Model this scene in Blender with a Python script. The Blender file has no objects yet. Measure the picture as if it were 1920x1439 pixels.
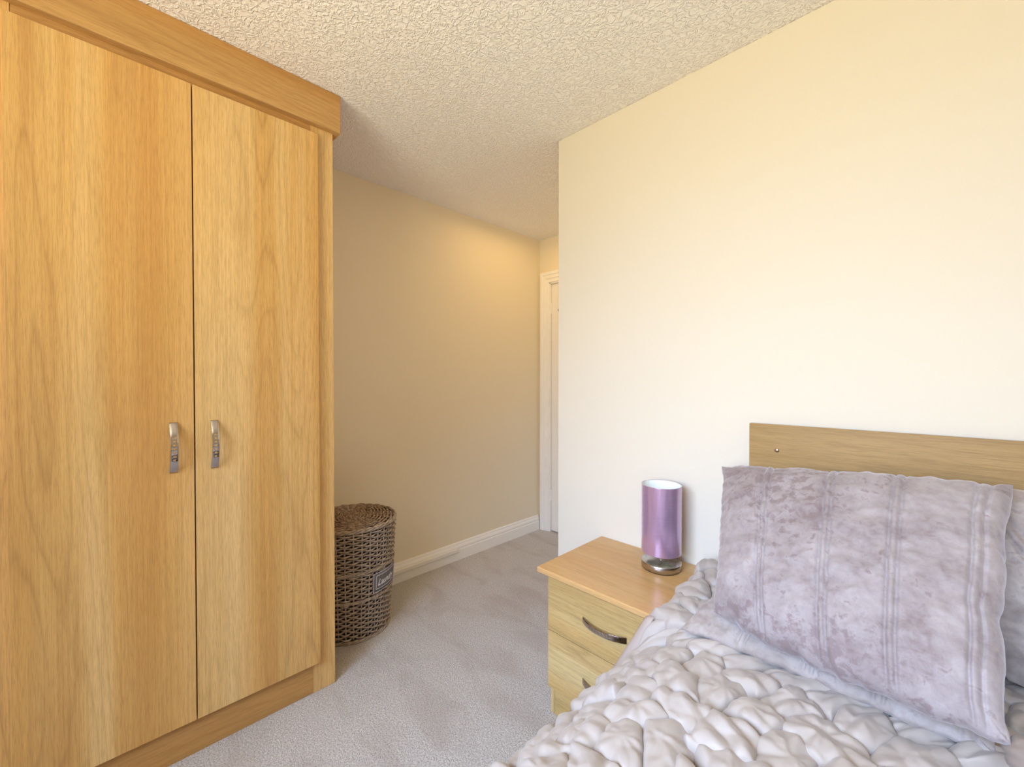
import bpy, bmesh, math, random
import numpy as np
from mathutils import Vector, Matrix
random.seed(4)
C = bpy.context.scene.collection
S = bpy.context.scene
R = math.radians

# ------------------------------------------------------------------ camera
cd = bpy.data.cameras.new('camera'); cam = bpy.data.objects.new('camera', cd); C.objects.link(cam)
cd.sensor_fit = 'HORIZONTAL'; cd.sensor_width = 36.0; cd.lens = 36.0 * 785.0 / 1920.0
cd.clip_start = 0.02
cam.location = (0, 0, 1.255)
cam.rotation_euler = (R(90 - 0.69), 0, R(45.2))
S.camera = cam
# ------------------------------------------------------------------ world, lights, exposure
w = bpy.data.worlds.new('world'); S.world = w; w.use_nodes = True
w.node_tree.nodes['Background'].inputs[0].default_value = (0.62, 0.78, 1.0, 1)
w.node_tree.nodes['Background'].inputs[1].default_value = 0.5


def area(name, loc, direction, sx, sy, power, col, spread=180):
    l = bpy.data.lights.new(name, 'AREA'); l.shape = 'RECTANGLE'; l.size = sx; l.size_y = sy
    l.energy = power; l.color = col; l.spread = R(spread)
    o = bpy.data.objects.new(name, l); C.objects.link(o); o.location = loc
    o.rotation_euler = Vector(direction).to_track_quat('-Z', 'Y').to_euler()
    return o


# daylight coming through the window behind the photographer: sky from above, sunlit ground from below
area('sky_daylight', (-0.3, -1.56, 1.80), (0, 1, -0.75), 1.5, 1.3, 43, (0.46, 0.64, 0.97), 82)
area('ground_bounce', (-0.3, -1.56, 1.40), (0, 1, 0.90), 1.5, 1.0, 38, (1.0, 0.865, 0.50), 122)
area('horizon_daylight', (-0.3, -1.56, 1.60), (0, 1, 0), 1.2, 1.2, 13, (0.92, 0.88, 1.0))
# warm fill added to brighten the passage, not an actual fitting
area('passage_fill', (-1.8, 2.1, 2.36), (0, 0, -1), .7, .7, 3.0, (1.0, 0.63, 0.24))
S.view_settings.view_transform = 'Standard'; S.view_settings.look = 'None'
S.view_settings.gamma = 1; S.view_settings.use_curve_mapping = False
S.view_settings.exposure = 0.08
S.cycles.max_bounces = 10; S.cycles.diffuse_bounces = 7
S.cycles.sample_clamp_indirect = 6


# ------------------------------------------------------------------ node helpers
class NT:
    def __init__(s, name):
        s.m = bpy.data.materials.new(name); s.m.use_nodes = True
        s.t = s.m.node_tree; s.b = s.t.nodes['Principled BSDF']; s.out = s.t.nodes['Material Output']

    def n(s, typ, **k):
        nd = s.t.nodes.new(typ)
        for a, v in k.items():
            setattr(nd, a, v)
        return nd

    def l(s, a, b):
        s.t.links.new(a, b)

    def coord(s, scale=(1, 1, 1), loc=(0, 0, 0)):
        tc = s.n('ShaderNodeTexCoord'); mp = s.n('ShaderNodeMapping')
        mp.inputs['Scale'].default_value = scale; mp.inputs['Location'].default_value = loc
        s.l(tc.outputs['Object'], mp.inputs['Vector'])
        return mp.outputs['Vector']

    def noise(s, vec, scale, detail=2, rough=.5, dist=0):
        x = s.n('ShaderNodeTexNoise'); x.inputs['Scale'].default_value = scale
        x.inputs['Detail'].default_value = detail; x.inputs['Roughness'].default_value = rough
        x.inputs['Distortion'].default_value = dist
        s.l(vec, x.inputs['Vector']); return x.outputs['Fac']

    def ramp(s, f, stops, interp='LINEAR'):
        x = s.n('ShaderNodeValToRGB'); x.color_ramp.interpolation = interp; e = x.color_ramp.elements
        while len(e) < len(stops):
            e.new(.5)
        for i, (p, c) in enumerate(stops):
            e[i].position = p
            e[i].color = (c, c, c, 1) if isinstance(c, (int, float)) else (*c, 1)
        s.l(f, x.inputs['Fac']); return x.outputs['Color']

    def math(s, op, a, b=None):
        x = s.n('ShaderNodeMath', operation=op)
        for i, v in enumerate((a, b)):
            if v is None: continue
            if isinstance(v, (int, float)): x.inputs[i].default_value = v
            else: s.l(v, x.inputs[i])
        return x.outputs[0]

    def mix(s, f, a, b, blend='MIX'):
        x = s.n('ShaderNodeMix', data_type='RGBA', blend_type=blend)
        for i, v in ((0, f), (6, a), (7, b)):
            if isinstance(v, (int, float)): x.inputs[i].default_value = v
            elif isinstance(v, tuple): x.inputs[i].default_value = (*v, 1)
            else: s.l(v, x.inputs[i])
        return x.outputs[2]

    def bump(s, h, strength, dist):
        x = s.n('ShaderNodeBump'); x.inputs['Strength'].default_value = strength
        x.inputs['Distance'].default_value = dist
        s.l(h, x.inputs['Height']); s.l(x.outputs[0], s.b.inputs['Normal'])

    def set(s, **k):
        for a, v in k.items():
            i = s.b.inputs[a.replace('_', ' ')]
            if isinstance(v, tuple): i.default_value = (*v, 1)
            elif isinstance(v, (int, float)): i.default_value = v
            else: s.l(v, i)
        return s


def oak(name, axis, dark, mid, light, pale, seed=0, rings=15, rough=.42, ringamt=.55):
    """oak laminate: broad boards of tone, long cathedral growth rings and fine pores along one axis"""
    t = NT(name)
    def sc(a, b):
        v = [a, a, a]; v['XYZ'.index(axis)] = b; return tuple(v)
    off = (seed * 3.1, seed * 1.7, seed * 2.3)
    broad = t.noise(t.coord(sc(6.5, .18), off), 1, 3, .55)
    f = t.noise(t.coord(sc(4.2, .50), off), 1, 1.5, .4, .15)
    wob = t.noise(t.coord(sc(45, 6), off), 1, 2, .5)
    rg = t.math('ADD', t.math('MULTIPLY', f, rings * 1.5), t.math('MULTIPLY', wob, .45)); rg = t.math('FRACT', rg)
    rg2 = t.ramp(rg, [(0, .05), (.16, .75), (.55, 1.0), (.9, .8), (1, .05)])
    where = t.ramp(t.noise(t.coord(sc(3.1, .25), off), 1, 1, .5), [(.38, .25), (.60, 1.0)])
    pores = t.noise(t.coord(sc(420, 22), off), 1, 2, .6)
    pores = t.ramp(pores, [(.34, 0.0), (.54, 1.0)])
    streak = t.noise(t.coord(sc(150, 1.8), off), 1, 4, .7)
    base = t.ramp(broad, [(.34, mid), (.47, light), (.60, pale)])
    hue = t.noise(t.coord(sc(9, .12), (off[0] + 5, off[1], off[2])), 1, 2, .5)
    base = t.mix(t.ramp(hue, [(.44, 0.0), (.56, .42)]), base, tuple(q * k for q, k in zip(light, (1.02, .88, .72))))
    c = t.mix(t.math('MULTIPLY', t.math('MULTIPLY', t.math('SUBTRACT', 1.0, rg2), where), ringamt * .62), base, dark)
    c = t.mix(t.math('MULTIPLY', t.math('SUBTRACT', 1.0, t.ramp(streak, [(.35, 0.0), (.62, 1.0)])), .24), c, dark)
    c = t.mix(t.math('MULTIPLY', t.math('SUBTRACT', 1.0, pores), .26), c, dark)
    t.set(Base_Color=c, Roughness=rough, Specular_IOR_Level=.35)
    t.bump(pores, .12, .0006)
    return t.m


def plain(name, col, rough=.5, metal=0, **k):
    t = NT(name); t.set(Base_Color=col, Roughness=rough, Metallic=metal, **k); return t.m


M = {}
WD = ((.27, .125, .030), (.58, .325, .10), (.72, .46, .165), (.82, .57, .25))
M['oak_v'] = oak('wardrobe_oak_vertical', 'Z', *WD, seed=1)
M['oak_v2'] = oak('wardrobe_oak_vertical_b', 'Z', *WD, seed=2.3)
M['oak_stile'] = oak('wardrobe_oak_stile', 'Z', *WD, seed=5)
M['oak_h'] = oak('wardrobe_oak_horizontal', 'Y', (.26, .12, .03), (.48, .26, .085), (.55, .32, .11), (.61, .375, .145), seed=3)
ND = ((.19, .11, .035), (.50, .34, .13), (.58, .405, .165), (.65, .48, .22))
M['oak_x'] = oak('bedside_oak', 'X', *ND, seed=1.5, rings=16)
M['oak_x2'] = oak('bedside_oak_b', 'X', *ND, seed=4.5, rings=16)
M['oak_top'] = oak('bedside_oak_top', 'X', (.31, .17, .065), (.54, .325, .125), (.60, .37, .15), (.66, .42, .185), seed=2.5, rings=9, rough=.3)
M['oak_side'] = oak('bedside_oak_side', 'Z', *ND, seed=1.5, rings=12)
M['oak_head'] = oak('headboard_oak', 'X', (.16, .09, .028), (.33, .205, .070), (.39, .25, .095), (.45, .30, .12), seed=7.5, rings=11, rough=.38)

t = NT('cream_wall_paint')
nz = t.noise(t.coord(), 260, 3, .6)
t.set(Base_Color=(.84, .755, .585), Roughness=.75, Specular_IOR_Level=.25); t.bump(nz, .25, .0006)
M['wall'] = t.m
t = NT('white_bed_wall_paint')
nz = t.noise(t.coord(), 260, 3, .6)
t.set(Base_Color=(.73, .685, .585), Roughness=.7, Specular_IOR_Level=.25); t.bump(nz, .25, .0006)
M['bedwall'] = t.m

t = NT('textured_ceiling_plaster')
v = t.coord()
a = t.noise(v, 50, 2, .5, .7)
rid = t.math('ABSOLUTE', t.math('SUBTRACT', a, .5))
rid = t.ramp(rid, [(0, 1.0), (.045, .55), (.12, 0.0)])
b = t.noise(v, 105, 2, .5)
h = t.math('ADD', t.math('MULTIPLY', rid, t.ramp(b, [(.35, .25), (.6, 1.0)])), t.math('MULTIPLY', b, .35))
t.set(Base_Color=(.93, .92, .92), Roughness=.8, Specular_IOR_Level=.2); t.bump(h, .9, .0036)
M['ceiling'] = t.m

t = NT('beige_carpet')
v = t.coord()
fine = t.noise(v, 200, 4, .8)
mid = t.noise(v, 90, 3, .6)
big = t.noise(t.coord((1.3, 2.8, 1)), 2.2, 4, .55, .6)
col = t.mix(t.ramp(fine, [(.38, 0.0), (.56, 1.0)]), (.45, .37, .31), (1.0, .95, .88))
col = t.mix(t.ramp(mid, [(.35, .25), (.60, 0.0)]), col, (.52, .43, .36))
col = t.mix(t.ramp(big, [(.36, .34), (.52, 0.0)]), col, (.50, .39, .31))
t.set(Base_Color=col, Roughness=.95, Specular_IOR_Level=.1, Sheen_Weight=.25, Sheen_Roughness=.5)
t.bump(t.math('ADD', fine, t.math('MULTIPLY', mid, .7)), 1.0, .010)
M['carpet'] = t.m

M['gloss'] = plain('white_gloss_paint', (.93, .91, .86), .3)
M['doorpaint'] = plain('white_door_paint', (.90, .87, .81), .4)
M['trunk'] = plain('white_plastic', (.85, .82, .76), .45)
t = NT('brushed_steel')
nz = t.noise(t.coord((1, 1, 60)), 30, 2)
t.set(Base_Color=(.52, .49, .47), Metallic=1.0, Roughness=t.ramp(nz, [(.3, .22), (.7, .34)])); M['steel'] = t.m
M['handle'] = plain('polished_bow_handle_metal', (.46, .42, .41), .10, 1)
M['dark'] = plain('dark_hole', (.03, .025, .02), .6)
M['brassy'] = plain('warm_bolt_metal', (.55, .42, .33), .35, 1)
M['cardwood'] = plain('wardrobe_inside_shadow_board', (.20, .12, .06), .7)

t = NT('lilac_satin_shade')
wv = t.noise(t.coord((1, 1, 90)), 14, 2, .6)
t.set(Base_Color=t.mix(t.ramp(wv, [(.3, 0.0), (.7, 1.0)]), (.50, .33, .52), (.57, .40, .59)), Roughness=.20,
      Metallic=.6, Specular_IOR_Level=.7, Sheen_Weight=.2)
M['lilac'] = t.m
M['lining'] = plain('white_shade_lining', (.86, .90, .88), .6)

t = NT('ruched_duvet_cotton')
v = t.coord()
nz = t.noise(v, 26, 4, .6)
nf = t.noise(v, 900, 2, .5)
t.set(Base_Color=t.mix(nz, (.40, .345, .305), (.46, .405, .36)), Roughness=.52, Specular_IOR_Level=.35,
      Sheen_Weight=.25, Sheen_Roughness=.4)
t.bump(nf, .1, .0004)
M['duvet'] = t.m
M['hem'] = plain('duvet_hem_fabric', (.40, .32, .275), .55)


def velvet(name, a, b, c, seed, patch=(.42, .62)):
    t = NT(name)
    v = t.coord((1, 1, 1), (seed, seed, seed))
    n1 = t.noise(v, 11, 4, .6, .3); n2 = t.noise(v, 48, 4, .62, .4); n3 = t.noise(v, 800, 2, .5)
    n4 = t.noise(v, 3.4, 2, .5)
    m = t.math('ADD', t.math('MULTIPLY', n1, .6), t.math('MULTIPLY', n2, .4))
    col = t.ramp(m, [(.30, a), (.46, b), (.62, c)])
    fl = t.ramp(t.math('ADD', t.math('MULTIPLY', n2, .62), t.math('MULTIPLY', n4, .42)), [(.55, 0.0), (.63, .7)])
    col = t.mix(fl, col, a)
    t.set(Base_Color=col, Roughness=.7, Specular_IOR_Level=.2, Sheen_Weight=.5, Sheen_Roughness=.4,
          Sheen_Tint=(.88, .86, .92))
    t.bump(t.math('ADD', n3, t.math('MULTIPLY', n2, .5)), .2, .001)
    return t.m


M['velvet'] = velvet('crushed_velvet_mink', (.19, .135, .135), (.31, .265, .265), (.40, .355, .355), 1.0)
M['velvet2'] = velvet('crushed_velvet_silver', (.25, .195, .185), (.345, .295, .27), (.44, .39, .365), 4.0)
M['fluff'] = plain('fluffy_fabric', (.27, .215, .18), .95, 0, Sheen_Weight=.15)

t = NT('grey_brown_willow')
v = t.coord()
n1 = t.noise(v, 55, 3, .6); n2 = t.noise(t.coord((1, 1, 7)), 14, 2, .5)
t.set(Base_Color=t.mix(n2, t.mix(t.ramp(n1, [(.3, 0.0), (.7, 1.0)]), (.11, .075, .05), (.70, .58, .47)), (.40, .32, .25)),
      Roughness=.55, Specular_IOR_Level=.4)
M['willow'] = t.m
t = NT('brown_willow_lid')
n1 = t.noise(t.coord(), 50, 3, .6)
t.set(Base_Color=t.mix(t.ramp(n1, [(.3, 0.0), (.7, 1.0)]), (.10, .06, .04), (.46, .34, .25)), Roughness=.5)
M['willow_lid'] = t.m
M['core'] = plain('dark_basket_inside', (.035, .022, .015), .9)
M['tag'] = plain('grey_canvas_label', (.16, .145, .155), .85)
M['white'] = plain('white_print', (.80, .78, .80), .7)
M['mattress'] = plain('mattress_ticking', (.72, .70, .68), .8)
M['divan'] = plain('divan_fabric', (.35, .31, .28), .9)
gt = NT('window_glass')
g1 = gt.n('ShaderNodeBsdfTransparent'); g2 = gt.n('ShaderNodeBsdfGlossy'); g2.inputs['Roughness'].default_value = .02
mx = gt.n('ShaderNodeMixShader'); mx.inputs[0].default_value = .06
gt.l(g1.outputs[0], mx.inputs[1]); gt.l(g2.outputs[0], mx.inputs[2]); gt.l(mx.outputs[0], gt.out.inputs['Surface'])
M['glass'] = gt.m


# ------------------------------------------------------------------ object helpers
def thing(name, label, cat, loc, group=None):
    o = bpy.data.objects.new(name, None); C.objects.link(o); o.location = loc
    o.empty_display_size = .1; o['label'] = label; o['category'] = cat
    if group: o['group'] = group
    return o


def worldloc(o):
    p = Vector((0, 0, 0))
    while o is not None:
        p += o.location; o = o.parent
    return p


def link(name, me, mat, parent=None, origin=None, smooth=False):
    """mesh data given in world coordinates; the origin is moved to `origin` or to the parent's"""
    o = bpy.data.objects.new(name, me); C.objects.link(o)
    pw = worldloc(parent) if parent else Vector((0, 0, 0))
    og = Vector(origin) if origin else pw
    me.transform(Matrix.Translation(-og)); o.location = og - pw
    if parent: o.parent = parent
    if mat:
        for m in (mat if isinstance(mat, (list, tuple)) else [mat]): me.materials.append(m)
    if smooth:
        me.shade_smooth()
    return o


def boxes(name, bs, mat, parent=None, bevel=.0012, origin=None, kind=None, seg=2):
    bm = bmesh.new()
    for (x0, x1, y0, y1, z0, z1) in bs:
        vs = [bm.verts.new((x, y, z)) for x in (x0, x1) for y in (y0, y1) for z in (z0, z1)]
        for f in ((0, 1, 3, 2), (4, 6, 7, 5), (0, 4, 5, 1), (2, 3, 7, 6), (0, 2, 6, 4), (1, 5, 7, 3)):
            bm.faces.new([vs[i] for i in f])
    bmesh.ops.recalc_face_normals(bm, faces=bm.faces)
    me = bpy.data.meshes.new(name); bm.to_mesh(me); bm.free()
    o = link(name, me, mat, parent, origin)
    if bevel:
        b = o.modifiers.new('bevel', 'BEVEL'); b.width = bevel; b.segments = seg; b.limit_method = 'ANGLE'
    if kind: o['kind'] = kind
    return o


def gridmesh(name, P, mat, parent=None, wrap_u=False, wrap_v=False, origin=None):
    """P: (nu, nv, 3) array of world points"""
    nu, nv = P.shape[:2]
    I = np.arange(nu * nv).reshape(nu, nv)
    A = I if not wrap_u else np.vstack([I, I[:1]])
    A = A if not wrap_v else np.hstack([A, A[:, :1]])
    q = np.stack([A[:-1, :-1], A[1:, :-1], A[1:, 1:], A[:-1, 1:]], -1).reshape(-1, 4)
    me = bpy.data.meshes.new(name)
    me.vertices.add(nu * nv); me.vertices.foreach_set('co', P.reshape(-1).astype(np.float32))
    me.loops.add(q.size); me.loops.foreach_set('vertex_index', q.reshape(-1).astype(np.int32))
    me.polygons.add(len(q)); me.polygons.foreach_set('loop_start', np.arange(0, q.size, 4, dtype=np.int32))
    me.update(calc_edges=True); me.validate()
    return link(name, me, mat, parent, origin, True)


def lathe(name, prof, c, mat, parent, n=64, closed=False):
    a = np.linspace(0, 2 * np.pi, n, endpoint=False)
    P = np.zeros((n, len(prof), 3))
    for j, (r, z) in enumerate(prof):
        P[:, j, 0] = c[0] + r * np.cos(a); P[:, j, 1] = c[1] + r * np.sin(a); P[:, j, 2] = z
    return gridmesh(name, P, mat, parent, wrap_u=True, wrap_v=closed)


def tubes(paths, rad, n=6):
    """list of (K,3) paths -> verts, quads"""
    V = []; F = []; base = 0
    for p in paths:
        p, closed = p if isinstance(p, tuple) else (p, False)
        p = np.asarray(p, float); K = len(p)
        if closed: T = np.roll(p, -1, 0) - np.roll(p, 1, 0)
        else: T = np.gradient(p, axis=0)
        T /= np.linalg.norm(T, axis=1)[:, None] + 1e-12
        up = np.tile(np.array([0, 0, 1.]), (K, 1))
        up[np.abs(T[:, 2]) > .85] = (1, 0, 0) if np.abs(T[:, 2]).mean() > .85 else (0, 0, 1)
        a = np.cross(T, up); a /= np.linalg.norm(a, axis=1)[:, None] + 1e-12; b = np.cross(a, T)
        ang = np.arange(n) * 2 * np.pi / n
        r = rad if np.isscalar(rad) else rad
        ring = p[:, None, :] + r * (np.cos(ang)[None, :, None] * a[:, None, :] + np.sin(ang)[None, :, None] * b[:, None, :])
        V.append(ring.reshape(-1, 3))
        kk = K if closed else K - 1
        for i in range(kk):
            i2 = (i + 1) % K
            for j in range(n):
                j2 = (j + 1) % n
                F.append((base + i * n + j, base + i * n + j2, base + i2 * n + j2, base + i2 * n + j))
        if not closed:
            F.append(tuple(base + j for j in range(n))[::-1]); F.append(tuple(base + (K - 1) * n + j for j in range(n)))
        base += K * n
    return np.vstack(V), F


def tubemesh(name, paths, rad, mat, parent, n=6):
    V, F = tubes(paths, rad, n)
    me = bpy.data.meshes.new(name); me.from_pydata(V.tolist(), [], F); me.update()
    return link(name, me, mat, parent, None, True)


# numpy value noise
def vnoise(x, y, seed=0):
    xi = np.floor(x).astype(np.int64); yi = np.floor(y).astype(np.int64); fx = x - xi; fy = y - yi
    def hsh(a, b):
        h = (a * 374761393 + b * 668265263 + seed * 1442695041) & 0xffffffff
        h = ((h ^ (h >> 13)) * 1274126177) & 0xffffffff
        return ((h ^ (h >> 16)) & 0xffff) / 65535.0
    u = fx * fx * (3 - 2 * fx); v = fy * fy * (3 - 2 * fy)
    return (hsh(xi, yi) * (1 - u) + hsh(xi + 1, yi) * u) * (1 - v) + (hsh(xi, yi + 1) * (1 - u) + hsh(xi + 1, yi + 1) * u) * v


def fbm(x, y, seed=0, o=3):
    s = 0; a = .5
    for k in range(o):
        s = s + a * vnoise(x * 2 ** k, y * 2 ** k, seed + k * 17); a *= .5
    return s / (1 - .5 ** o)


# ================================================================== the room
XL, YB, XC, YF, XR, YK, H = -2.318, 1.592, -1.285, 2.63, 1.75, -1.40, 2.40
boxes('floor', [(XL - .1, XR + .1, YK - .1, YF + .1, -.08, 0)], M['carpet'], bevel=0, kind='structure', origin=(0, 0, 0))
boxes('ceiling', [(XL - .1, XR + .1, YK - .1, YF + .1, H, H + .08)], M['ceiling'], bevel=0, kind='structure', origin=(0, 0, H))
boxes('wall_left', [(XL - .1, XL, YK - .1, YF + .1, 0, H)], M['wall'], bevel=0, kind='structure')
DX0, DX1, DZ = -2.212, -1.432, 2.035
boxes('wall_far', [(XL, DX0, YF, YF + .1, 0, H), (DX1, XC, YF, YF + .1, 0, H), (DX0, DX1, YF, YF + .1, DZ, H)],
      M['wall'], bevel=0, kind='structure')
boxes('wall_bed', [(XC, XR, YB, YF + .1, 0, H)], M['bedwall'], bevel=.003, kind='structure')
boxes('wall_right', [(XR, XR + .1, YK - .1, YB, 0, H)], M['wall'], bevel=0, kind='structure')
WX0, WX1, WZ0, WZ1 = -1.05, .50, .95, 2.15
boxes('wall_back', [(XL, WX0, YK - .1, YK, 0, H), (WX1, XR, YK - .1, YK, 0, H), (WX0, WX1, YK - .1, YK, 0, WZ0),
                    (WX0, WX1, YK - .1, YK, WZ1, H)], M['wall'], bevel=0, kind='structure')
wo = boxes('window_1', [(WX0, WX0 + .05, YK - .08, YK - .03, WZ0, WZ1), (WX1 - .05, WX1, YK - .08, YK - .03, WZ0, WZ1),
                        (WX0, WX1, YK - .08, YK - .03, WZ0, WZ0 + .05), (WX0, WX1, YK - .08, YK - .03, WZ1 - .05, WZ1),
                        (-.30, -.25, YK - .08, YK - .03, WZ0, WZ1)], M['gloss'], kind='structure')
boxes('window_pane', [(WX0 + .05, -.30, YK - .058, YK - .052, WZ0 + .05, WZ1 - .05), (-.25, WX1 - .05, YK - .058, YK - .052, WZ0 + .05, WZ1 - .05)],
      M['glass'], wo, bevel=0)
boxes('window_sill', [(WX0 - .04, WX1 + .04, YK - .03, YK + .10, WZ0 - .03, WZ0)], M['gloss'], wo, bevel=.004)


def extrude_profile(name, prof, axis, a0, a1, base, mat, kind='structure', parent=None):
    """prof: (depth, height) pairs; depth goes +X for axis Y, -Y for axis X"""
    V = []; n = len(prof)
    for a in (a0, a1):
        for d, z in prof:
            V.append((base + d, a, z) if axis == 'Y' else (a, base - d, z))
    F = [(i, (i + 1) % n, n + (i + 1) % n, n + i) for i in range(n)] + [tuple(range(n))[::-1], tuple(range(n, 2 * n))]
    me = bpy.data.meshes.new(name); me.from_pydata(V, [], F); me.update()
    bm = bmesh.new(); bm.from_mesh(me); bmesh.ops.recalc_face_normals(bm, faces=bm.faces); bm.to_mesh(me); bm.free()
    o = link(name, me, mat, parent)
    if kind: o['kind'] = kind
    return o


# skirting with an ogee top and groove
SK = [(0, 0), (.017, 0), (.017, .070), (.013, .074), (.013, .079), (.016, .082), (.0155, .092), (.012, .100), (.009, .103), (.008, .113), (.005, .119), (0, .120)]
extrude_profile('baseboard_left', SK, 'Y', .70, YF - .024, XL, M['gloss'])
extrude_profile('baseboard_bed', SK, 'X', XC, XR, YB, M['gloss'])
tr = extrude_profile('trim_1', [(.0168, .060), (.031, .060), (.034, .063), (.034, .083), (.031, .087), (.0168, .087)], 'Y', 1.16, 1.755, XL, M['trunk'])
# door surround, far end of the passage
AR = .088
jx = DX0
AP = [(0, 0), (0, .018), (.003, .022), (.024, .022), (.028, .017), (.034, .015), (.040, .018), (.054, .017), (.060, .011), (.070, .010), (.078, .012), (.086, .010), (.088, .006), (.088, 0)]
P = np.zeros((4, len(AP), 3))
for j, (o_, d_) in enumerate(AP):
    q = AR - o_
    for i, (x, z) in enumerate(((DX0 - q, 0), (DX0 - q, DZ + q), (DX1 + q, DZ + q), (DX1 + q, 0))):
        P[i, j] = (x, YF - d_, z)
tr2 = gridmesh('trim_2', P, M['gloss']); tr2['kind'] = 'structure'; tr2.data.shade_flat()
d1 = boxes('door_1', [(DX0 + .012, DX1 - .012, YF + .012, YF + .05, .008, DZ - .012)], M['doorpaint'], bevel=.003, kind='structure')
boxes('door_lining', [(DX0, DX0 + .010, YF - .004, YF + .1, 0, DZ), (DX1 - .010, DX1, YF - .004, YF + .1, 0, DZ), (DX0, DX1, YF - .004, YF + .1, DZ - .010, DZ)],
      M['gloss'], d1, bevel=.001)
for z in (1.78, .25):
    boxes('hinge', [(DX0 + .006, DX0 + .016, YF + .002, YF + .013, z, z + .09)], M['gloss'], d1, bevel=.002)
hk = thing('coat_hook', 'small dark metal hook on the white door at the end of the passage', 'hook', (-2.098, YF + .012, 1.785))
lathe('hook_plate', [(0.0001, 1.772), (.012, 1.775), (.014, 1.785), (.012, 1.795), (.0001, 1.798)], (-2.098, YF + .004), M['dark'], hk, 16)
tubemesh('hook_arm', [np.array([(-2.098, YF + .010, 1.785), (-2.098, YF - .015, 1.78), (-2.098, YF - .028, 1.79), (-2.098, YF - .03, 1.805)])], .004, M['dark'], hk)

# ================================================================== wardrobe
WF, WD0, WY0, WY1 = -1.73, -1.708, -.30, .690
wr = thing('wardrobe', 'tall light oak fitted wardrobe with two full height doors against the left wall', 'wardrobe', (-2.02, .2, 0))
boxes('side_panel', [(XL + .002, WF - .001, WY1 - .018, WY1 - .001, 0, 2.398), (XL + .002, WF - .001, WY0, WY0 + .018, 0, 2.398)], M['oak_stile'], wr)
boxes('interior_board', [(XL + .002, XL + .012, WY0 + .02, WY1 - .02, .0, 2.39), (XL + .02, WF - .03, WY0 + .02, WY1 - .02, .10, .118)], M['cardwood'], wr)
boxes('stile', [(WF - .022, WF, .604, WY1, 0, 2.26)], M['oak_stile'], wr)
boxes('stile', [(WF - .022, WF, WY0, -.155, 0, 2.26)], M['oak_stile'], wr)
boxes('plinth', [(WF - .022, WF - .0015, -.155, .6035, 0, .150)], M['oak_h'], wr)
boxes('top_rail', [(WF - .022, WF - .0015, -.155, .6035, 2.19, 2.26)], M['oak_h'], wr)
boxes('cornice', [(WF - .03, -1.705, WY0, .712, 2.248, 2.399)], M['oak_h'], wr, bevel=.0015)
boxes('cornice_return', [(XL + .002, -1.7301, WY1, .711, 2.249, 2.398)], M['oak_h'], wr)
boxes('cornice_batten', [(WF, -1.7052, WY0, .690, 2.2485, 2.262)], M['cardwood'], wr, bevel=0)


def bow_handle(parent, p0, axis, out, length, width, proj):
    """flat strap bowing away from the surface with a row of seven square holes along its middle"""
    axis = Vector(axis); out = Vector(out); side = axis.cross(out)
    holes = [(.265 + .075 * k) for k in range(7)]
    ts = sorted(set([0, .03, .06, .10, .15, .20, .25, 1, .97, .94, .90, .85] + [round(h - .016, 4) for h in holes] + [round(h + .016, 4) for h in holes]))
    ws = [-.5, -.16, .16, .5]
    bm = bmesh.new(); G = []
    for tt in ts:
        s = 2 * tt - 1
        off = proj * (1 - abs(s) ** 2.2) + .0015
        row = []
        for q in ws:
            p = Vector(p0) + axis * (s * length / 2) + out * off + side * (q * width * (1 - .10 * (1 - abs(s))))
            row.append(bm.verts.new(p))
        G.append(row)
    for i in range(len(ts) - 1):
        midt = (ts[i] + ts[i + 1]) / 2
        for j in range(3):
            if j == 1 and any(abs(midt - h) < .012 for h in holes): continue
            bm.faces.new((G[i][j], G[i + 1][j], G[i + 1][j + 1], G[i][j + 1]))
    bmesh.ops.recalc_face_normals(bm, faces=bm.faces)
    me = bpy.data.meshes.new('handle'); bm.to_mesh(me); bm.free()
    o = link('handle', me, M['handle'], parent, p0, True)
    so = o.modifiers.new('s', 'SOLIDIFY'); so.thickness = .003; so.offset = 0
    be = o.modifiers.new('b', 'BEVEL'); be.width = .0004; be.segments = 1; be.limit_method = 'ANGLE'
    return o


for (y0, y1, hy, mk) in ((-.168, .2265, .173, 'oak_v'), (.2300, .625, .281, 'oak_v2')):
    d = boxes('door', [(WF + .0005, WD0, y0, y1, .125, 2.214)], M[mk], wr, bevel=.0015)
    bow_handle(d, (WD0, hy, 1.034), (0, 0, 1), (1, 0, 0), .160, .021, .026)

# ================================================================== bedside chest
NX0, NX1, NY0, NY1, NZ = -1.005, -.520, 1.187, 1.575, .555
ns = thing('bedside_chest', 'light oak bedside chest of drawers under the lilac lamp', 'bedside table', (-.76, 1.38, 0))
boxes('table_top', [(NX0 - .031, NX1 + .031, 1.158, 1.590, NZ - .020, NZ)], M['oak_top'], ns, bevel=.004, seg=3)
boxes('side_panel', [(NX0, NX0 + .016, NY0 + .018, NY1, 0, NZ - .020)], M['oak_side'], ns)
boxes('side_panel', [(NX1 - .016, NX1, NY0 + .018, NY1, 0, NZ - .020)], M['oak_side'], ns)
boxes('back_panel', [(NX0 + .016, NX1 - .016, NY1 - .006, NY1, .02, NZ - .020)], M['cardwood'], ns)
boxes('plinth', [(NX0 + .0165, NX1 - .0165, NY0 + .019, NY0 + .034, 0, .108)], M['oak_x2'], ns)
for (z0, z1, mk) in ((.3225, .5335, 'oak_x'), (.108, .3195, 'oak_x2')):
    d = boxes('drawer', [(NX0, NX1, NY0, NY0 + .0175, z0, z1)], M[mk], ns, bevel=.001)
    bow_handle(d, (-.763, NY0, z0 + .100), (1, 0, 0), (0, -1, 0), .168, .020, .026)

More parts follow.
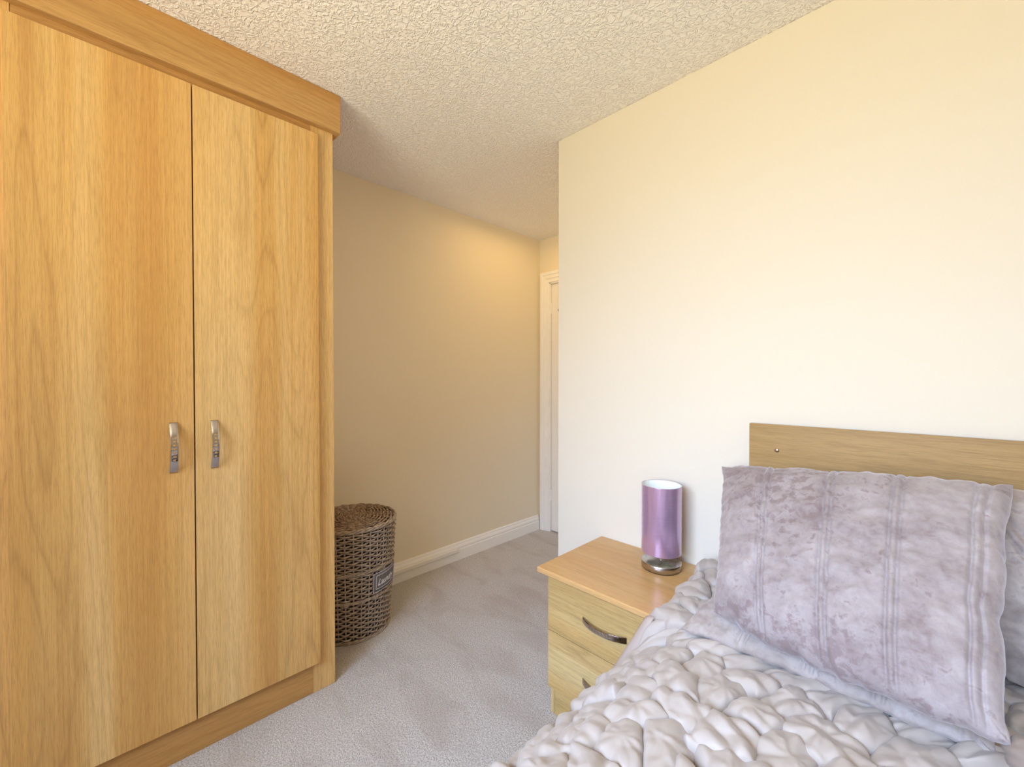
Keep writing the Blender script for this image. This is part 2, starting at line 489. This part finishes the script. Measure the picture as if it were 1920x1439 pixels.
# ================================================================== lamp
LX, LY = -.705, 1.478
lp = thing('table_lamp', 'small lilac satin cylinder lamp on a brushed steel base on the bedside chest', 'lamp', (LX, LY, NZ))
Z = NZ
lathe('base', [(.0001, Z + .002), (.067, Z + .002), (.067, Z + .003), (.0700, Z + .0045), (.0705, Z + .027), (.069, Z + .0285), (.02, Z + .0295), (.0001, Z + .0295)], (LX, LY), M['steel'], lp, 72)
lathe('base_pad', [(.0001, Z + .0001), (.066, Z + .0001), (.066, Z + .003), (.0001, Z + .003)], (LX, LY), M['dark'], lp, 48)
lathe('stem', [(.0001, Z + .029), (.008, Z + .029), (.008, Z + .031), (.0035, Z + .033), (.0035, Z + .085), (.013, Z + .087), (.013, Z + .12), (.0001, Z + .121)], (LX, LY), M['steel'], lp, 24)
sh = lathe('lamp_shade', [(.0695, Z + .062), (.0703, Z + .0615), (.0705, Z + .063), (.0705, Z + .308), (.0703, Z + .3095), (.0695, Z + .309)], (LX, LY), M['lilac'], lp, 96)
lathe('shade_lining', [(.0694, Z + .0625), (.0694, Z + .3085)], (LX, LY), M['lining'], sh, 64)
lathe('bulb', [(.0001, Z + .12), (.012, Z + .122), (.013, Z + .135), (.022, Z + .155), (.026, Z + .175), (.022, Z + .195), (.010, Z + .206), (.0001, Z + .208)], (LX, LY), plain('opal_bulb', (.85, .85, .83), .3), lp, 24)
tubemesh('shade_ring', [(LX, LY, Z + .095)] and [np.array([(LX + s * .013, LY, Z + .10), (LX + s * .0695, LY, Z + .10)]) for s in (-1, 1)], .0015, M['steel'], lp)

# ================================================================== laundry basket
BX, BY = -2.090, .918
lb = thing('laundry_basket', 'round grey-brown wicker laundry basket with lid between wardrobe and left wall', 'basket', (BX, BY, 0))
def rad_at(z): return .180 + (.213 - .180) * min(1, z / .52)
NS = 34
NA = NS * 6
ang = np.linspace(0, 2 * np.pi, NA, endpoint=False)
paths = []
rows = 44
rs = np.random.RandomState(3)
for k in range(rows):
    z = .014 + k * .0118
    r = rad_at(z) + 0.0074 * np.cos(ang * NS / 2 + (k % 2) * np.pi) + rs.normal(0, .0006, NA)
    zz = z + .0012 * np.sin(ang * NS / 2 * 1.0 + k) + rs.normal(0, .0004, NA) + .0015 * np.sin(ang * 3 + k * .4)
    paths.append((np.stack([BX + r * np.cos(ang), BY + r * np.sin(ang), zz], 1), True))
wv = tubemesh('woven_body', paths, .0041, M['willow'], lb, 6)
st = []
for k in range(NS):
    a = 2 * np.pi * (k + .0) / NS
    zz = np.linspace(.004, .530, 6)
    st.append(np.array([(BX + rad_at(z) * math.cos(a), BY + rad_at(z) * math.sin(a), z) for z in zz]))
tubemesh('stake', st, .0042, M['willow'], lb, 6)['kind'] = 'stuff'
lathe('inner_lining', [(.0001, .012), (.168, .012), (.201, .525)], (BX, BY), M['core'], lb, 48)
# plaited bands
bd = []
for z0 in (.008, .200, .335):
    for ph in (0, 2.1, 4.2):
        r = rad_at(z0) + .0055 + .0035 * np.cos(ang * 9 + ph)
        bd.append((np.stack([BX + r * np.cos(ang), BY + r * np.sin(ang), z0 + .0045 * np.sin(ang * 9 + ph)], 1), True))
tubemesh('plaited_band', bd, .0036, M['willow'], lb, 6)
# lid
ld = []
nr = 24
for k in range(nr):
    rr = .010 + k * .0087
    n_ = NA
    z = .556 - .010 * (rr / .215) ** 2 + .0052 * np.cos(ang * 14 + (k % 2) * np.pi) + rs.normal(0, .0005, n_)
    r = rr + rs.normal(0, .0007, n_)
    ld.append((np.stack([BX + r * np.cos(ang), BY + r * np.sin(ang), z], 1), True))
lid = tubemesh('lid', ld, .0046, M['willow_lid'], lb, 6)
rim = []
for ph in (0, 2.1, 4.2):
    r = .2155 + .004 * np.cos(ang * 12 + ph)
    rim.append((np.stack([BX + r * np.cos(ang), BY + r * np.sin(ang), .540 + .0065 * np.sin(ang * 12 + ph)], 1), True))
tubemesh('lid_rim', rim, .0050, M['willow'], lid, 6)
lathe('lid_board', [(.0001, .546), (.19, .540), (.212, .533), (.212, .530), (.0001, .530)], (BX, BY), M['core'], lid, 48)
# label
def on_basket(s, z, d):
    """s metres along the circumference from the label's left edge"""
    a = LA + s / .20
    r = rad_at(z) + .0125 + d
    return (BX + r * math.cos(a), BY + r * math.sin(a), z)
LA = R(4)
def patch(name, s0, s1, z0, z1, d, mat, parent, n=14, holes=None):
    P = np.array([[on_basket(s0 + (s1 - s0) * i / n, z0 + (z1 - z0) * j / 4, d) for j in range(5)] for i in range(n + 1)])
    o = gridmesh(name, P, mat, parent)
    so = o.modifiers.new('s', 'SOLIDIFY'); so.thickness = .0012; so.offset = -1 if True else 1
    return o
tg = patch('label_patch', 0, .170, .222, .318, 0, M['tag'], lb)
tg['label'] = 'grey canvas label patch'
def frame(ins, wd, d, nm):
    Pp = []
    for (s0, s1, z0, z1) in ((ins, .170 - ins, .222 + ins, .222 + ins + wd), (ins, .170 - ins, .318 - ins - wd, .318 - ins), (ins, ins + wd, .222 + ins, .318 - ins), (.170 - ins - wd, .170 - ins, .222 + ins, .318 - ins)):
        Pp.append((s0, s1, z0, z1))
    me = bpy.data.meshes.new(nm); V = []; F = []
    for (s0, s1, z0, z1) in Pp:
        n = 12
        for i in range(n + 1):
            for z in (z0, z1): V.append(on_basket(s0 + (s1 - s0) * i / n, z, d))
        b = len(V) - 2 * (n + 1)
        for i in range(n): F.append((b + 2 * i, b + 2 * i + 2, b + 2 * i + 3, b + 2 * i + 1))
    me.from_pydata(V, [], F); me.update()
    return link(nm, me, M['white'], tg)
frame(0, .0022, .0008, 'label_border')
frame(.014, .0026, .0008, 'label_inner_border')
fc = bpy.data.curves.new('lettering', 'FONT'); fc.body = 'Laundry'; fc.size = .044; fc.shear = .35; fc.space_character = .92; fc.offset = .0006
fo = bpy.data.objects.new('lettering', fc); C.objects.link(fo)
bpy.context.view_layer.update()
me = bpy.data.meshes.new_from_object(fo.evaluated_get(bpy.context.evaluated_depsgraph_get()))
bpy.data.objects.remove(fo)
bm = bmesh.new(); bm.from_mesh(me)
bmesh.ops.subdivide_edges(bm, edges=[e for e in bm.edges if e.calc_length() > .01], cuts=2)
for vtx in bm.verts:
    x, y = vtx.co.x, vtx.co.y
    vtx.co = on_basket(.022 + x * .85, .252 + y + x * .0, .0010)
bm.to_mesh(me); bm.free(); me.materials.clear()
link('lettering', me, M['white'], tg)

# ================================================================== bed
bed = thing('bed', 'double bed with a plain oak headboard against the pale wall', 'bed', (.255, .6, 0))
HB = (-.430, .940)
boxes('divan_base', [(-.42, .93, -.33, 1.530, .04, .33)], M['divan'], bed, bevel=.012, seg=3)
boxes('mattress', [(-.425, .935, -.34, 1.530, .331, .545)], M['mattress'], bed, bevel=.04, seg=4)
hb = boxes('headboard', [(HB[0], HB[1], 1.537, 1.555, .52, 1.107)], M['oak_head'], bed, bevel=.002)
for sx in (-.20, .65):
    boxes('headboard_strut', [(sx, sx + .06, 1.556, 1.574, 0, .9)], M['cardwood'], hb)
for bx in (-.350, .860):
    a = np.linspace(0, 2 * np.pi, 20, endpoint=False)
    prof = [(.0068, 0), (.0066, .002), (.0050, .0035), (.0001, .0042)]
    P = np.array([[(bx + r * math.cos(q), 1.537 - d, 1.026 + r * math.sin(q)) for (r, d) in prof] for q in a])
    gridmesh('bolt', P, M['brassy'], hb, wrap_u=True)

# --- ruched duvet -------------------------------------------------
def smooth(e0, e1, x):
    t = np.clip((x - e0) / (e1 - e0), 0, 1); return t * t * (3 - 2 * t)


ys = np.concatenate([np.arange(-.36, .34, .010), np.arange(.34, 1.515, .0024)])
ss = np.concatenate([np.arange(0, 1.05, .0024), np.arange(1.05, 1.72, .010)])
SG, YG = np.meshgrid(ss, ys, indexing='ij')


def section(pts, s):
    """arc-length lookup on a smoothed polyline"""
    p = np.array(pts, float)
    for _ in range(4):  # Chaikin
        q = [p[0]]
        for a, b in zip(p[:-1], p[1:]): q += [a * .75 + b * .25, a * .25 + b * .75]
        q.append(p[-1]); p = np.array(q)
    L = np.concatenate([[0], np.cumsum(np.linalg.norm(np.diff(p, axis=0), axis=1))])
    L *= ss[-1] / L[-1] if False else 1
    return np.interp(s, L, p[:, 0]), np.interp(s, L, p[:, 1]), L[-1]


TOPZ = .572
hang = [(-.612, .395), (-.574, .440), (-.528, .492), (-.475, .530), (-.42, TOPZ - .012), (-.3, TOPZ + .004), (.2, TOPZ + .008), (.85, TOPZ), (.97, .54), (1.03, .42), (1.04, .30)]
rest = [(-.560, .562), (-.530, .566), (-.49, .569), (-.45, TOPZ), (-.40, TOPZ + .003), (-.3, TOPZ + .004), (.2, TOPZ + .008), (.85, TOPZ), (.97, .54), (1.03, .42), (1.04, .30)]
x1, z1, _ = section(hang, SG); x2, z2, _ = section(rest, np.maximum(SG - .05, 0) if False else SG * .985)
wy = smooth(1.03, 1.135, YG)
X = x1 * (1 - wy) + x2 * wy; Zb = z1 * (1 - wy) + z2 * wy
# a slight swell towards the headboard and a gentle unevenness
Zb = Zb + .028 * smooth(1.22, 1.48, YG) * smooth(.30, .06, SG) + .008 * (fbm(SG * 5, YG * 5, 9, 2) - .5)
Xh = X - .030 * smooth(.75, .40, YG) * smooth(.5, 0, SG) + .010 * (fbm(YG * 7, SG * 0, 5, 2) - .5) * smooth(.25, 0, SG)
Y = YG.copy(); X = Xh

# gathered puffs: irregular cells
rs = np.random.RandomState(11)
cs, cy = .090, .082
pts = []
for i in range(-1, int(1.8 / cs) + 2):
    for j in range(-2, int(2.0 / cy) + 2):
        pts.append(((i + .5 * (j % 2)) * cs + rs.uniform(-.33, .33) * cs, -.40 + j * cy + rs.uniform(-.33, .33) * cy))
pts = np.array(pts)
wx = SG + .016 * (fbm(SG * 22, YG * 22, 1, 2) - .5); wyy = YG + .016 * (fbm(SG * 22, YG * 22, 2, 2) - .5)
F1 = np.full(SG.shape, 9.); F2 = F1.copy(); ID = np.zeros(SG.shape, int)
for k, (a, b) in enumerate(pts):
    i0, i1 = np.searchsorted(ss, (a - .17, a + .17)); j0, j1 = np.searchsorted(ys, (b - .17, b + .17))
    if i0 >= i1 or j0 >= j1: continue
    sl = (slice(i0, i1), slice(j0, j1))
    th = (k * 2.399) % np.pi; c_, s_ = math.cos(th), math.sin(th)
    dx = wx[sl] - a; dy = wyy[sl] - b
    d = np.sqrt(((dx * c_ + dy * s_) * 1.2) ** 2 + ((-dx * s_ + dy * c_) / 1.2) ** 2)
    f1 = F1[sl]; f2 = F2[sl]
    m1 = d < f1
    F2[sl] = np.where(m1, f1, np.minimum(f2, d)); F1[sl] = np.where(m1, d, f1); ID[sl] = np.where(m1, k, ID[sl])
e = (F2 - F1) * .5
cx = pts[ID, 0]; cyy = pts[ID, 1]
rr = rs.uniform(0, 1, (len(pts), 6))
u = np.clip(e / .030, 0, 1)
Hp = np.clip(1 - (1 - u) ** 2.4, 0, 1) ** .5
amp = .034 + .020 * rr[ID, 0]
dx = SG - cx; dy = YG - cyy
th = rr[ID, 1] * 2 * np.pi
q1 = dx * np.cos(th) + dy * np.sin(th); q2 = -dx * np.sin(th) + dy * np.cos(th)
# one or two sharp folds per puff, facets between them
fold = np.abs(((q1 + .25 * q2 * np.sin(q2 * 60 + rr[ID, 2] * 6)) / (.030 + .014 * rr[ID, 3]) + rr[ID, 2]) % 1.0 - .5) * 2
fold2 = np.abs(((q1 * .5 + q2) / .052 + rr[ID, 4]) % 1.0 - .5) * 2
phi = np.arctan2(dy, dx)
rad = np.abs(((phi + 4) * (2.0 + np.floor(rr[ID, 5] * 3)) / np.pi + rr[ID, 2]) % 1.0 - .5) * 2
rdist = np.clip(F1 / .05, 0, 1)
wr_ = 1 - np.abs(fbm(SG * 34 + 3 * rr[ID, 1], YG * 34, 21, 2) - .5) * 4
Hh = amp * Hp * (1 - .20 * (1 - fold) ** 1.4 * (.4 + .6 * rr[ID, 4]) - .14 * (1 - fold2) ** 1.6 * rr[ID, 0]) \
    - .0085 * rad * rdist ** 1.2 * Hp - .016 * np.exp(-(e / .0055) ** 2) + .0026 * np.clip(wr_, 0, 1) * Hp + q1 * .24 * (rr[ID, 3] - .2) * Hp
hemf = smooth(.0, .030, SG)
wy2 = smooth(1.04, 1.11, YG)
Hh = Hh * np.maximum(.10 + .90 * smooth(.022, .060, SG), wy2 * (.35 + .65 * smooth(0, .02, SG)))
# normals of the base sheet (in the section plane)
dXs = np.gradient(X, ss, axis=0); dZs = np.gradient(Zb, ss, axis=0); Ln = np.sqrt(dXs ** 2 + dZs ** 2) + 1e-9
nx, nz_ = -dZs / Ln, dXs / Ln
bul = .42 * Hp * np.maximum(smooth(.02, .06, SG), wy2) * (1 - .55 * u ** 3)
bs = dx * bul; by = dy * bul
XX = X + nx * Hh + dXs / Ln * bs; ZZ = Zb + nz_ * Hh + dZs / Ln * bs; YY = Y + by
XX[:, 0] += 0
P = np.stack([XX, YY, ZZ], -1)
# keep clear of the wall, the chest and the headboard
P[..., 1] = np.minimum(P[..., 1], 1.530)
over = (P[..., 1] > 1.135) & (P[..., 0] < -.46)
P[..., 2] = np.where(over, np.maximum(P[..., 2], NZ + .007), P[..., 2])
P[..., 0] = np.where(SG > 1.0, P[..., 0], P[..., 0])
dv = gridmesh('duvet', P, M['duvet'], None, origin=(.25, .6, .58))
dv['label'] = 'pale blush-grey ruched duvet with gathered puffs covering the bed'; dv['category'] = 'duvet'
so = dv.modifiers.new('s', 'SOLIDIFY'); so.thickness = .004; so.offset = -1
# flat hem band along the near side
hs = slice(0, len(ys))
hp = P[0, :, :]
prof = [(-.052, -.040), (-.056, -.026), (-.046, -.004), (-.024, .014), (.006, .020), (.010, .004), (.004, -.004), (-.012, -.008), (-.030, -.024), (-.046, -.040)]
ht = np.zeros((len(ys), len(prof), 3)); k_ = smooth(1.03, 1.12, ys)
scl = 1 - .55 * k_
for j, (a, b) in enumerate(prof):
    ht[:, j, 0] = hp[:, 0] + a * scl * 1.0 + .002 * np.sin(ys * 70); ht[:, j, 1] = ys; ht[:, j, 2] = hp[:, 2] + b * (1 - k_) + k_ * (b * .3 + .002) + .0015 * np.sin(ys * 95 + 1)
ht[..., 1] = np.minimum(ht[..., 1], 1.528)
ht = ht[ys < 1.13]
hm = gridmesh('hem', ht[::3], M['hem'], dv, wrap_v=True)


# --- pillows -------------------------------------------------------
def pillow(name, label, TL, TR, BL, BR, thick, seams, mat, seed, pin=.05, pinb=.02, nu=230, nv=170, bulgeback=.7, droop=0, seamdepth=.006, pw=2.4, ext=None):
    u = np.linspace(-1, 1, nu)[:, None]; v = np.linspace(-1, 1, nv)[None, :]   # v: -1 bottom, 1 top
    u = np.sign(u) * (1 - (1 - np.abs(u)) ** 1.25); v = np.sign(v) * (1 - (1 - np.abs(v)) ** 1.25)
    U = u + 0 * v; Vv = v + 0 * u
    pu = U * (1 - pin * (1 - Vv ** 2) * np.abs(U) ** 2); pv = Vv * (1 - np.where(Vv < 0, pinb, pin * 1.1) * (1 - U ** 2) * np.abs(Vv) ** 2)
    TL, TR, BL, BR = [np.array(q, float) for q in (TL, TR, BL, BR)]
    pu = pu + .045 * (fbm(Vv * 4 + 9, U * 0 + np.sign(U) * 3, seed + 21, 3) - .5) * np.abs(U) ** 5
    pv = pv + .045 * (fbm(U * 5 + 4, Vv * 0 + np.sign(Vv) * 3, seed + 31, 3) - .5) * np.abs(Vv) ** 5
    a = ((pu + 1) / 2)[..., None]; b = ((pv + 1) / 2)[..., None]
    mid = (BL * (1 - a) + BR * a) * (1 - b) + (TL * (1 - a) + TR * a) * b
    n = np.cross(TR - BL, TL - BR); n /= np.linalg.norm(n)
    if n[1] > 0: n = -n
    T = (np.clip(1 - np.abs(U) ** pw, 0, 1) * np.clip(1 - np.abs(Vv) ** pw, 0, 1)) ** .46 * thick
    # rumpled edge: creases that run in from the seam
    edge = np.maximum(np.abs(U), np.abs(Vv))
    crp = fbm(U * 7 + 3, Vv * 7, seed, 3) - .5
    along = np.where(np.abs(U) > np.abs(Vv), Vv, U)
    cre = (fbm(along * 13 + seed, edge * 2.5, seed + 3, 2) - .5) * 2.6 * smooth(.62, .95, edge) * (1 - smooth(.985, 1., edge))
    wr2 = (1 - np.abs(fbm(U * 2.2 + Vv * .9, Vv * 4.0 - U * 2.4, seed + 7, 2) - .5) * 5).clip(0, 1)
    front = T + .014 * crp * (T / thick) + .0035 * cre + .0035 * wr2 * (T / thick)
    for s_ in seams:
        for dlt in (-.030, .030):
            g = np.exp(-((U - s_ - dlt - .03 * (Vv) * 0) / .0115) ** 2)
            front = front - seamdepth * g * np.clip(T / thick * 2.5, 0, 1)
        front = front + .002 * np.exp(-((U - s_) / .018) ** 2) * np.clip(T / thick * 2, 0, 1)
    lip = .0030
    Fp = mid + n * (front + lip)[..., None]
    Bp = mid - n * (T * bulgeback + lip)[..., None]
    # stitched loop: join both sheets around the outline
    wob = .010 * (fbm(along * 9 + seed * 3, U * 0, seed + 9, 3) - .5) * smooth(.85, 1, edge)
    Fp[..., 2] += wob; Bp[..., 2] += wob
    Nn = nu * nv
    V = np.vstack([Fp.reshape(-1, 3), Bp.reshape(-1, 3)])
    I = np.arange(Nn).reshape(nu, nv)
    q = np.stack([I[:-1, :-1], I[1:, :-1], I[1:, 1:], I[:-1, 1:]], -1).reshape(-1, 4)
    q2 = q[:, ::-1] + Nn
    ring = np.concatenate([I[:, 0], I[-1, 1:], I[-2::-1, -1], I[0, -2:0:-1]])
    r2 = np.roll(ring, -1)
    q3 = np.stack([ring, ring + Nn, r2 + Nn, r2], -1)
    Q = np.vstack([q, q2, q3])
    me = bpy.data.meshes.new(name); me.from_pydata(V.tolist(), [], Q.tolist()); me.update()
    bm = bmesh.new(); bm.from_mesh(me); bmesh.ops.recalc_face_normals(bm, faces=bm.faces); bm.to_mesh(me); bm.free()
    o = link(name, me, mat, None, tuple((TL + TR + BL + BR) / 4), True)
    o['label'] = label; o['category'] = 'pillow'; o['group'] = 'velvet pillows on the bed'
    return o


# frontmost
pillow('pillow', 'large pinkish-grey crushed velvet pillow with stitched bands, frontmost, leaning on the headboard',
       (-.482, 1.452, .962), (.122, 1.415, 1.016), (-.378, 1.085, .672), (.086, 1.000, .688), .085, (-.50, .0, .44, .88), M['velvet'], 3, pw=3.4, pinb=-.07, pin=.03, bulgeback=.3)
# the one lying beneath it
pillow('pillow', 'crushed velvet pillow whose lower edge pokes out beneath the frontmost pillow',
       (-.34, 1.49, .80), (.10, 1.49, .80), (-.450, 1.065, .610), (.075, 1.068, .615), .040, (-.50, .0, .44, .88), M['velvet2'], 8, pin=.02, bulgeback=.15)
pillow('pillow', 'paler velvet pillow at the right edge, behind the frontmost pillow',
       (-.20, 1.505, .985), (.66, 1.500, 1.02), (.115, 1.33, .63), (.72, 1.20, .63), .075, (-.4, .1, .5), M['velvet2'], 14, pin=.03, bulgeback=.1)

# fluffy ball at the lower right
fb = np.zeros((48, 26, 3)); aa = np.linspace(0, 2 * np.pi, 48, endpoint=False)
for j in range(26):
    th = np.pi * (j + .001) / 25.002
    for i, q in enumerate(aa):
        rr_ = .032 * (1 + .05 * math.sin(3 * q + j) + .04 * random.uniform(-1, 1) * math.sin(th))
        fb[i, j] = (.118 + rr_ * math.sin(th) * math.cos(q) * 1.15, 1.008 + rr_ * math.sin(th) * math.sin(q), .672 + rr_ * .95 * math.cos(th))
pb = gridmesh('pom_pom', fb, M['fluff'], None, wrap_u=True, origin=(.118, 1.008, .672))
pb['label'] = 'small fluffy grey-brown ball resting on the duvet by the lower right pillow corner'; pb['category'] = 'pom-pom'
